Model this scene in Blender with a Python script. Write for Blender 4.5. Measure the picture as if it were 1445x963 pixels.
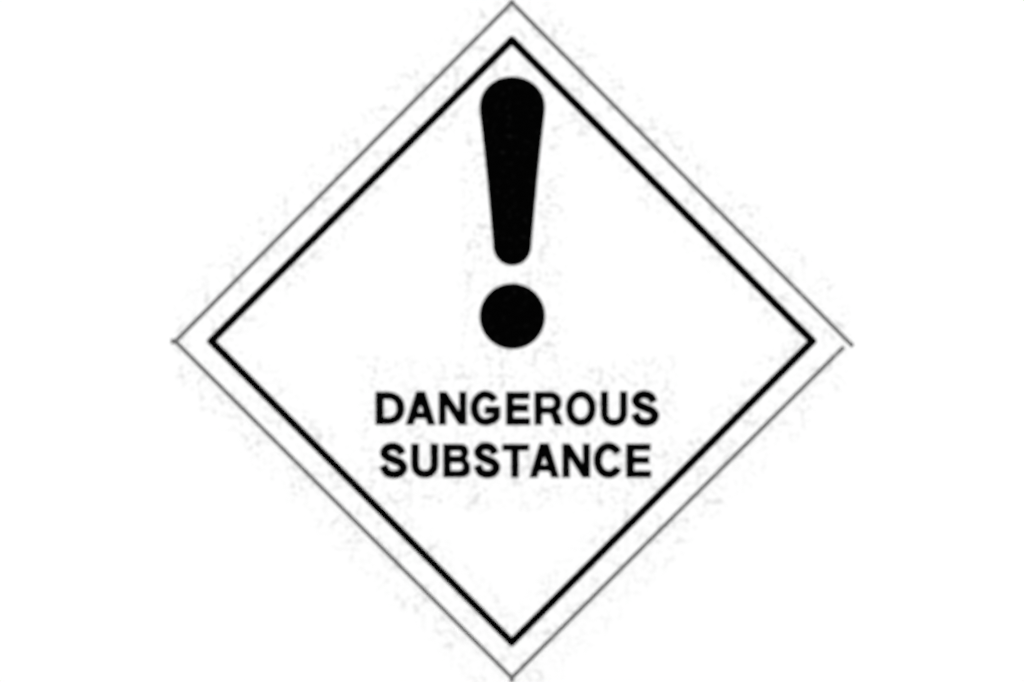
import bpy, bmesh, math
from mathutils import Vector
from mathutils.geometry import tessellate_polygon

# ------------------------------------------------------------------ scene, camera, light
sc = bpy.context.scene
for o in list(bpy.data.objects):
    bpy.data.objects.remove(o, do_unlink=True)
COL = sc.collection
S = 0.0003                      # metres per print unit (the placard is about 29 cm across its diagonals)
CX, CY = 722.5, 481.5           # centre of the placard in print units

cam_d = bpy.data.cameras.new('camera')
cam = bpy.data.objects.new('camera', cam_d)
COL.objects.link(cam)
cam.location = (0, -1.0, 0)
cam.rotation_euler = (math.radians(90), 0, 0)
cam_d.sensor_width = 36
cam_d.lens = 36 * (1.0 - 0.0009) / (1445 * S)
cam_d.clip_start, cam_d.clip_end = 0.01, 100
cam_d.dof.use_dof = True        # the picture is a touch soft all over
cam_d.dof.focus_distance = 1.106
cam_d.dof.aperture_fstop = 4.0
sc.camera = cam

w = bpy.data.worlds.new('World'); sc.world = w
w.use_nodes = True
bg = w.node_tree.nodes['Background']
bg.inputs['Color'].default_value = (1, 1, 1, 1)
bg.inputs['Strength'].default_value = 0.30

def softbox(x, z, power):
    d = bpy.data.lights.new('softbox', 'AREA')
    d.shape = 'RECTANGLE'; d.size, d.size_y = 1.4, 2.0
    d.energy = power
    o = bpy.data.objects.new('softbox', d); COL.objects.link(o)
    o.location = (x, -2.2, z)
    o.rotation_euler = (Vector((0, 0, 0)) - o.location).to_track_quat('-Z', 'Y').to_euler()
softbox(-2.4, 0.25, 77.5)
softbox(2.4, 0.25, 77.5)

vs = sc.view_settings
vs.view_transform = 'Standard'; vs.look = 'None'
vs.exposure = 0.0; vs.gamma = 1.0; vs.use_curve_mapping = False
sc.cycles.pixel_filter_type = 'BLACKMAN_HARRIS'
sc.cycles.filter_width = 1.8

# ------------------------------------------------------------------ materials
class NT:
    def __init__(self, name):
        self.m = bpy.data.materials.new(name); self.m.use_nodes = True
        self.t = self.m.node_tree
        self.b = self.t.nodes['Principled BSDF']
    def n(self, kind, **kw):
        x = self.t.nodes.new(kind)
        for k, v in kw.items(): setattr(x, k, v)
        return x
    def put(self, sock, v):
        if isinstance(v, (int, float, tuple)): sock.default_value = v
        else: self.t.links.new(v, sock)
    def math(self, op, a, b=0.0, c=None, clamp=False):
        x = self.n('ShaderNodeMath', operation=op, use_clamp=clamp)
        self.put(x.inputs[0], a); self.put(x.inputs[1], b)
        if c is not None: self.put(x.inputs[2], c)
        return x.outputs[0]
    def ramp(self, v, lo, hi):                 # 0 at lo, 1 at hi, smooth
        x = self.n('ShaderNodeMapRange', interpolation_type='SMOOTHSTEP')
        self.put(x.inputs[0], v); x.inputs[1].default_value = lo; x.inputs[2].default_value = hi
        return x.outputs[0]
    def noise(self, co, scale, detail=2.0, rough=0.5):
        x = self.n('ShaderNodeTexNoise'); self.put(x.inputs['Vector'], co)
        x.inputs['Scale'].default_value = scale; x.inputs['Detail'].default_value = detail
        x.inputs['Roughness'].default_value = rough
        return x.outputs['Fac']
    def mix(self, f, a, b):
        x = self.n('ShaderNodeMix', data_type='RGBA')
        self.put(x.inputs[0], f); self.put(x.inputs[6], a); self.put(x.inputs[7], b)
        return x.outputs[2]

def white_material(name, base, speck, toner, amount):
    """matte white stock; faint grey toner dust has settled round the printed lines and letters"""
    g = NT(name)
    co = g.n('ShaderNodeTexCoord').outputs['Object']
    sep = g.n('ShaderNodeSeparateXYZ'); g.put(sep.inputs[0], co)
    x = g.math('DIVIDE', sep.outputs['X'], S); z = g.math('DIVIDE', sep.outputs['Z'], S)
    r = g.math('ADD', g.math('ABSOLUTE', x), g.math('ABSOLUTE', z))
    near_lines = g.math('SUBTRACT', 1.0, g.ramp(g.math('ABSOLUTE', g.math('SUBTRACT', r, 458.0)), 54.0, 98.0))
    near_lines = g.math('MULTIPLY', near_lines, g.math('SUBTRACT', 1.0, g.ramp(g.math('ABSOLUTE', x), 466.0, 484.0)))
    def box(x0, x1, y0, y1, soft=26.0):
        hx, hz = (x1 - x0) / 2, (y1 - y0) / 2
        mx, mz = (x0 + x1) / 2 - CX, CY - (y0 + y1) / 2
        dx = g.math('SUBTRACT', g.math('ABSOLUTE', g.math('SUBTRACT', x, mx)), hx)
        dz = g.math('SUBTRACT', g.math('ABSOLUTE', g.math('SUBTRACT', z, mz)), hz)
        return g.math('SUBTRACT', 1.0, g.ramp(g.math('MAXIMUM', dx, dz), 0.0, soft))
    halo = g.math('MAXIMUM', near_lines, g.math('MAXIMUM', box(520, 940, 520, 705), box(664, 782, 95, 505)))
    big = g.ramp(g.noise(co, 95.0, 1.0), 0.43, 0.60)
    grain = g.ramp(g.noise(co, 360.0, 1.5, 0.5), 0.42, 0.74)
    f = g.math('MULTIPLY', g.math('MULTIPLY', grain, g.math('MULTIPLY_ADD', big, 0.7, 0.3)), halo)
    f = g.math('MULTIPLY', f, amount, clamp=True)
    g.put(g.b.inputs['Base Color'], g.mix(f, base, toner))
    g.b.inputs['Roughness'].default_value = 0.75
    g.b.inputs['Specular IOR Level'].default_value = 0.2
    bump = g.n('ShaderNodeBump'); bump.inputs['Strength'].default_value = speck
    bump.inputs['Distance'].default_value = 0.0002
    g.put(bump.inputs['Height'], g.noise(co, 900.0, 3.0))
    g.put(g.b.inputs['Normal'], bump.outputs['Normal'])
    return g.m

def ink_material(name, dark, pale):
    g = NT(name)
    co = g.n('ShaderNodeTexCoord').outputs['Object']
    f = g.ramp(g.noise(co, 420.0, 2.0), 0.56, 0.78)
    g.put(g.b.inputs['Base Color'], g.mix(f, dark, pale))
    g.b.inputs['Roughness'].default_value = 0.9
    g.b.inputs['Specular IOR Level'].default_value = 0.0
    return g.m

M_WALL = white_material('painted_wall_white', (0.84, 0.84, 0.84, 1), 0.05, (0.45, 0.45, 0.45, 1), 0.56)
M_SHEET = white_material('placard_white', (0.84, 0.84, 0.84, 1), 0.03, (0.45, 0.45, 0.45, 1), 0.56)
M_INK = ink_material('black_ink', (0.0006, 0.0006, 0.0006, 1), (0.005, 0.005, 0.005, 1))
M_GREY = ink_material('thin_black_ink', (0.12, 0.12, 0.12, 1), (0.27, 0.27, 0.27, 1))

# ------------------------------------------------------------------ outlines
def area(p):
    return 0.5 * sum(p[i][0] * p[(i + 1) % len(p)][1] - p[(i + 1) % len(p)][0] * p[i][1] for i in range(len(p)))

def grow(p, d):
    """push a closed outline outward by d (mitred)"""
    if area(p) < 0: p = p[::-1]
    out, n = [], len(p)
    for i in range(n):
        a, b, c = Vector(p[i - 1]), Vector(p[i]), Vector(p[(i + 1) % n])
        e, f = (b - a).normalized(), (c - b).normalized()
        n1, n2 = Vector((e.y, -e.x)), Vector((f.y, -f.x))
        m = n1 + n2
        if m.length < 1e-6: m = n1.copy()
        m.normalize()
        k = max(0.45, m.dot(n1))
        q = b + m * (d / k)
        out.append((q.x, q.y))
    return untangle(out)

def untangle(p):
    """cut away the little loops that appear where a tight inside bend was pushed outward"""
    def side(a, b, c): return (b[0] - a[0]) * (c[1] - a[1]) - (b[1] - a[1]) * (c[0] - a[0])
    while True:
        n, hit = len(p), None
        for i in range(n):
            for j in range(i + 2, n):
                if i == 0 and j == n - 1: continue
                a, b, c, d = p[i], p[i + 1], p[j], p[(j + 1) % n]
                s1, s2 = side(c, d, a), side(c, d, b)
                if s1 * s2 < 0 and side(a, b, c) * side(a, b, d) < 0:
                    k = s1 / (s1 - s2)
                    hit = (i, j, (a[0] + (b[0] - a[0]) * k, a[1] + (b[1] - a[1]) * k)); break
            if hit: break
        if not hit: return p
        i, j, x = hit
        p = p[:i + 1] + [x] + p[j + 1:] if j - i < n / 2 else [x] + p[i + 1:j + 1]

def ellipse(cx, cy, rx, ry, a0=0, a1=360, n=40, power=1.0):
    pts = []
    full = abs(a1 - a0) >= 360
    for i in range(n if full else n + 1):
        t = math.radians(a0 + (a1 - a0) * i / n)
        c, s = math.cos(t), math.sin(t)
        if power != 1.0:
            c = math.copysign(abs(c) ** power, c); s = math.copysign(abs(s) ** power, s)
        pts.append((cx + rx * c, cy + ry * s))
    return pts

def spline(p, n=7):
    out = []
    for i in range(len(p) - 1):
        p0, p1, p2, p3 = p[max(i - 1, 0)], p[i], p[i + 1], p[min(i + 2, len(p) - 1)]
        for k in range(n):
            t = k / n
            out.append(tuple(0.5 * (2 * p1[j] + (p2[j] - p0[j]) * t + (2 * p0[j] - 5 * p1[j] + 4 * p2[j] - p3[j]) * t * t
                                    + (3 * p1[j] - p0[j] - 3 * p2[j] + p3[j]) * t ** 3) for j in (0, 1)))
    out.append(p[-1])
    return out

def stroke(p, wd):
    """outline of a stroke of width wd along an open path"""
    L, R = [], []
    n = len(p)
    for i in range(n):
        b = Vector(p[i])
        e = (b - Vector(p[i - 1])).normalized() if i else None
        f = (Vector(p[i + 1]) - b).normalized() if i < n - 1 else None
        e = e or f; f = f or e
        n1, n2 = Vector((-e.y, e.x)), Vector((-f.y, f.x))
        m = (n1 + n2).normalized()
        k = wd / 2 / max(0.5, m.dot(n1))
        L.append(tuple(b + m * k)); R.append(tuple(b - m * k))
    return L + R[::-1]

# each glyph: (outer outline, [holes]) in print units, y down
def g_D(x0, x1, y0, y1, s):
    def loop(a, b, c, d):
        rx = (b - a) * 0.62
        cy, ry = (c + d) / 2, (d - c) / 2
        return [(a, c)] + ellipse(b - rx, cy, rx, ry, -90, 90, 24, 0.92) + [(a, d)]
    return loop(x0, x1, y0, y1), [loop(x0 + s, x1 - s, y0 + s * .92, y1 - s * .92)]

def g_O(x0, x1, y0, y1, s):
    cx, cy, rx, ry = (x0 + x1) / 2, (y0 + y1) / 2, (x1 - x0) / 2, (y1 - y0) / 2
    return ellipse(cx, cy, rx, ry, n=48, power=.97), [ellipse(cx, cy, rx - s, ry - s * 1.05, n=40, power=.95)]

def g_A(x0, x1, y0, y1, s):
    cx, h = (x0 + x1) / 2, y1 - y0
    tw, fw = 5.6, s * 1.02                     # half width of the flat top, width of a foot
    half = (x1 - x0) / 2
    def inner(y):                              # inner edge of a leg at height y
        a = (half - fw) * (y - y0 - 14.0) / (h - 14.0)
        return max(a, 0.4)
    yb, yt = y1 - h * 0.195, y1 - h * 0.355    # lower and upper edge of the crossbar
    out = [(cx - tw, y0), (cx + tw, y0), (x1, y1), (x1 - fw, y1), (cx + inner(yb), yb), (cx - inner(yb), yb), (x0 + fw, y1), (x0, y1)]
    yp = y0 + 18.6
    hole = [(cx - inner(yp), yp), (cx + inner(yp), yp), (cx + inner(yt), yt), (cx - inner(yt), yt)]
    return out, [hole]

def g_N(x0, x1, y0, y1, s):
    k = 0.36 * (y1 - y0)
    return [(x0, y0), (x0 + s * 1.08, y0), (x1 - s, y1 - k), (x1 - s, y0), (x1, y0), (x1, y1), (x1 - s * 1.08, y1),
            (x0 + s, y0 + k), (x0 + s, y1), (x0, y1)], []

def g_E(x0, x1, y0, y1, s, t):
    m = (y0 + y1) / 2 - 0.8
    return [(x0, y0), (x1 - 0.8, y0), (x1 - 0.8, y0 + t), (x0 + s, y0 + t), (x0 + s, m - t / 2), (x1 - 2.6, m - t / 2), (x1 - 2.6, m + t / 2),
            (x0 + s, m + t / 2), (x0 + s, y1 - t), (x1, y1 - t), (x1, y1), (x0, y1)], []

def g_T(x0, x1, y0, y1, s, t):
    c = (x0 + x1) / 2 - 1.2
    return [(x0, y0), (x1, y0), (x1, y0 + t), (c + s / 2, y0 + t), (c + s / 2, y1), (c - s / 2, y1), (c - s / 2, y0 + t), (x0, y0 + t)], []

def g_U(x0, x1, y0, y1, s):
    a, b, h = x0 + s / 2, x1 - s / 2, s / 2
    r = (b - a) / 2
    path = [(a, y0)] + ellipse((a + b) / 2, y1 - h - r * 1.0, r, r * 1.0, 180, 0, 24, .94) + [(b, y0)]
    return stroke(path, s), []

def g_S(x0, x1, y0, y1, s):
    uv = [(.805, .295), (.70, .158), (.48, .092), (.255, .135), (.14, .268), (.25, .395), (.51, .485), (.755, .570), (.866, .705), (.755, .855),
          (.50, .908), (.25, .850), (.115, .665)]
    return stroke(spline([(x0 + u * (x1 - x0), y0 + v * (y1 - y0)) for u, v in uv]), s), []

def g_C(x0, x1, y0, y1, s):
    cx, cy = x0 + (x1 - x0) * .53, (y0 + y1) / 2
    return stroke(ellipse(cx, cy, cx - x0 - s / 2, (y1 - y0) / 2 - s / 2, -35, -325, 40), s), []

def g_G(x0, x1, y0, y1, s):
    cx, cy = x0 + (x1 - x0) * .50, (y0 + y1) / 2
    arc = ellipse(cx, cy, cx - x0 - s / 2, (y1 - y0) / 2 - s / 2, -36, -296, 40)
    xr = x1 - s / 2
    tail = spline([arc[-1], (xr - 3.6, y1 - s * .92), (xr, y1 - 12.5)], 6)[1:] + [(xr, y0 + 26.8), (x0 + 20.5, y0 + 26.8)]
    return stroke(arc + tail, s * .98), []

def g_R(x0, x1, y0, y1, s):
    yb = y0 + 29.0                              # underside of the bowl
    xb = x1 - 2.0
    r = (yb - y0) / 2
    bowl = ellipse(xb - r, y0 + r, r, r, -90, 62, 16, .95)
    out = [(x0, y0)] + bowl + [(xb - 6.2, yb - 1.6), (xb - 3.0, yb + 2.5), (x1, y1), (x1 - 10.4, y1), (xb - 13.5, yb + 1.2), (xb - 16.5, yb), (x0 + s, yb), (x0 + s, y1), (x0, y1)]
    r2 = r - s * .88
    hole = [(x0 + s, y0 + s * .88)] + ellipse(xb - s - r2, y0 + r, r2, r2, -90, 90, 14, .9) + [(x0 + s, yb - s * .88)]
    return out, [hole]

def g_B(x0, x1, y0, y1, s, t):
    m = y0 + 20.8                               # middle of the waist bar
    xu = x1 - 2.6
    ru, rl = (m - y0) / 2, (y1 - m) / 2
    out = [(x0, y0)] + ellipse(xu - ru, y0 + ru, ru, ru, -90, 52, 14, .9) + ellipse(x1 - rl, m + rl, rl, rl, -50, 90, 14, .9) + [(x0, y1)]
    hu = (m - t / 2) - (y0 + t); hl = (y1 - t) - (m + t / 2)
    def hole(ya, hh, xe):
        r = hh / 2
        return [(x0 + s, ya)] + ellipse(xe - r, ya + r, r, r, -90, 90, 12, .9) + [(x0 + s, ya + hh)]
    return out, [hole(y0 + t, hu, xu - s), hole(m + t / 2, hl, x1 - s)]

# ------------------------------------------------------------------ mesh building
def plate(name, outer, holes, y_back, y_front, mat, parent=None, back=False, bevel=0.0):
    """a thin plate with the given outline (print units), facing -Y"""
    if area(outer) < 0: outer = outer[::-1]
    holes = [h[::-1] if area(h) > 0 else h for h in holes]
    loops = [[Vector(((x - CX) * S, (CY - y) * S, 0)) for x, y in lp] for lp in [outer] + holes]
    tris = tessellate_polygon(loops)
    flat = [v for lp in loops for v in lp]
    n = len(flat)
    verts = [(v.x, y_front, v.y) for v in flat] + [(v.x, y_back, v.y) for v in flat]
    faces = [tuple(t) for t in tris]
    if back: faces += [tuple(i + n for i in reversed(t)) for t in tris]
    k = 0
    for lp in loops:
        c = len(lp)
        for i in range(c):
            a, b = k + i, k + (i + 1) % c
            faces.append((a, b, b + n, a + n))
        k += c
    me = bpy.data.meshes.new(name)
    me.from_pydata(verts, [], faces)
    bm = bmesh.new(); bm.from_mesh(me)
    bmesh.ops.recalc_face_normals(bm, faces=bm.faces)
    big = max(bm.faces, key=lambda f: abs(f.normal.y) * f.calc_area())
    bm.to_mesh(me); bm.free()
    if not back:                                # open shells: make sure the printed side looks at the viewer
        if any(p.normal.y > 0.5 for p in me.polygons): me.flip_normals()
    me.materials.append(mat)
    o = bpy.data.objects.new(name, me); COL.objects.link(o)
    if parent: o.parent = parent
    return o

# ------------------------------------------------------------------ the wall behind
bm = bmesh.new()
bmesh.ops.create_cube(bm, size=1.0)
bmesh.ops.scale(bm, vec=(6.0, 0.12, 4.0), verts=bm.verts)
bmesh.ops.translate(bm, vec=(0, 0.06, 0), verts=bm.verts)
me = bpy.data.meshes.new('wall'); bm.to_mesh(me); bm.free()
me.materials.append(M_WALL)
wall = bpy.data.objects.new('wall', me); COL.objects.link(wall)
wall['kind'] = 'structure'
wall['label'] = 'plain white wall surface behind the placard'

# ------------------------------------------------------------------ the placard
sign = bpy.data.objects.new('warning_placard', None); COL.objects.link(sign)
sign.empty_display_size = 0.05
sign['label'] = 'white diamond warning placard with black exclamation mark above the words DANGEROUS SUBSTANCE'
sign['category'] = 'warning sign'

Y_W, Y_S, Y_I = -0.00004, -0.0003, -0.00036      # back of the sheet, its face, face of the ink
R, TIP = 487.5, 481.5                            # reach of the sheet's edges, tips cut blunt
q = R - TIP
sheet_outline = [(CX - q, CY - TIP), (CX + q, CY - TIP), (CX + TIP, CY - q), (CX + TIP, CY + q),
                 (CX + q, CY + TIP), (CX - q, CY + TIP), (CX - TIP, CY + q), (CX - TIP, CY - q)]
plate('sheet', sheet_outline, [], Y_W, Y_S, M_SHEET, sign, back=True)

def ink(name, outer, holes=(), g=0.0, mat=None, label=None, face=None):
    outer = grow(outer, g)
    holes = [grow(h, -g) for h in holes]
    o = plate(name, outer, holes, Y_S, face or Y_I, mat or M_INK, sign)
    if label: o['label'] = label
    return o

# thin outer rule, four separate strokes
EW = 5.9
def seg(a, b, wd=EW):
    return stroke([a, b], wd)
L_, T_, B_ = (247.2, 482.0), (722.3, 3.6), (722.3, 957.0)
def edge(a, b, ta, tb):
    """one stroke of the rule; ta / tb trim its ends so that neighbours butt instead of crossing"""
    a, b = Vector(a), Vector(b); d = (b - a).normalized()
    return seg(tuple(a + d * ta), tuple(b - d * tb))
h = EW / 2
ink('edge_line', edge(L_, T_, h, h), mat=M_GREY)
ink('edge_line', edge(T_, (1203.2, 488.4), -h, 0.0), mat=M_GREY)
ink('edge_line', edge(L_, B_, -h, h), mat=M_GREY)
ink('edge_line', edge(B_, (1191.0, 489.8), -h, 0.0), mat=M_GREY, label='lower right edge line, stopping short of the right tip')
# small ticks that run off the tips
Y_T = Y_I - 0.00003
ink('tip_tick', [(241.1, 478.2), (248.4, 478.6), (248.4, 485.6), (241.1, 485.8)], mat=M_GREY, face=Y_T)
ink('tip_tick', [(718.6, 0.1), (725.8, 0.1), (725.2, 5.4), (719.2, 5.4)], mat=M_GREY, face=Y_T)
ink('tip_tick', [(719.0, 955.4), (725.4, 955.4), (725.6, 962.9), (718.8, 962.9)], mat=M_GREY, face=Y_T)

ink('tip_tick', [(1198.6, 484.6), (1203.9, 484.2), (1203.9, 489.8), (1201.6, 488.6)], mat=M_INK, face=Y_T, label='dark speck ending the line at the right tip')

# heavy inner border: one ring with slightly blunted corners
def diamond(l, t, r, b, cut):
    cx, cy = 722.3, 481.7
    if not cut: return [(cx, t), (r, cy), (cx, b), (l, cy)]
    return [(cx - cut, t + cut), (cx + cut, t + cut), (r - cut, cy - cut), (r - cut, cy + cut),
            (cx + cut, b - cut), (cx - cut, b - cut), (l + cut, cy + cut), (l + cut, cy - cut)]
hb = 7.6; ho = 8.2
ink('border', diamond(298 - ho, 56.8 - ho, 1146.4 + ho, 906.6 + ho, 2.2), [diamond(298 + hb, 56.8 + hb, 1146.4 - hb, 906.6 - hb, 0)])

# exclamation mark
GB = 1.1
ex = 722.9
half = [(152, 45.2), (159, 44.9), (172, 43.4), (187, 41.6), (209, 39.1), (231, 36.8), (252, 34.6), (274.5, 32.5), (296, 30.5), (318, 28.6), (338, 26.7)]
prof = ellipse(ex, 151.0, 45.2, 42.0, 180, 360, 28, .98)[1:-1]
right = spline([(ex + wd, y) for y, wd in half], 3)
left = [(2 * ex - x, y) for x, y in right][::-1]
low = ellipse(ex, 345, 26.2, 29.0, 8, 172, 20, .96)
ink('exclamation_stroke', prof + right + low + left, g=GB)
ink('exclamation_dot', ellipse(723.0, 446.6, 45.4, 45.6, n=64), g=GB)

# lettering, each letter at its own place
GL = 1.3
line1 = [('D', g_D(530.9, 570.0, 554.2, 598.8, 9.4)), ('A', g_A(573.6, 613.4, 553.6, 599.0, 9.0)), ('N', g_N(620.2, 657.2, 554.0, 599.0, 8.4)),
         ('G', g_G(664.8, 705.0, 552.4, 600.4, 9.0)), ('E', g_E(715.2, 747.2, 554.4, 599.4, 8.6, 8.6)), ('R', g_R(755.4, 793.6, 554.2, 599.2, 8.6)),
         ('O', g_O(799.6, 840.0, 552.4, 600.8, 8.4)), ('U', g_U(848.8, 884.2, 553.6, 601.0, 8.4)), ('S', g_S(892.2, 929.4, 552.4, 601.2, 9.5))]
line2 = [('S', g_S(536.8, 574.2, 626.0, 674.4, 9.5)), ('U', g_U(581.2, 617.6, 627.4, 674.0, 9.0)), ('B', g_B(626.4, 662.8, 627.8, 673.2, 8.6, 8.0)),
         ('S', g_S(669.8, 704.9, 625.6, 674.2, 9.5)), ('T', g_T(710.0, 745.6, 628.0, 673.4, 8.6, 7.6)), ('A', g_A(748.2, 788.0, 626.8, 673.4, 9.0)),
         ('N', g_N(794.6, 831.8, 627.4, 673.4, 8.6)), ('C', g_C(838.8, 877.0, 625.6, 674.4, 9.1)), ('E', g_E(884.7, 918.0, 627.6, 673.4, 9.2, 7.8))]
for word, row in (('DANGEROUS', line1), ('SUBSTANCE', line2)):
    for i, (ch, (outer, holes)) in enumerate(row):
        ink('letter', outer, holes, g=GL, label='bold black letter %s of the word %s' % (ch, word))
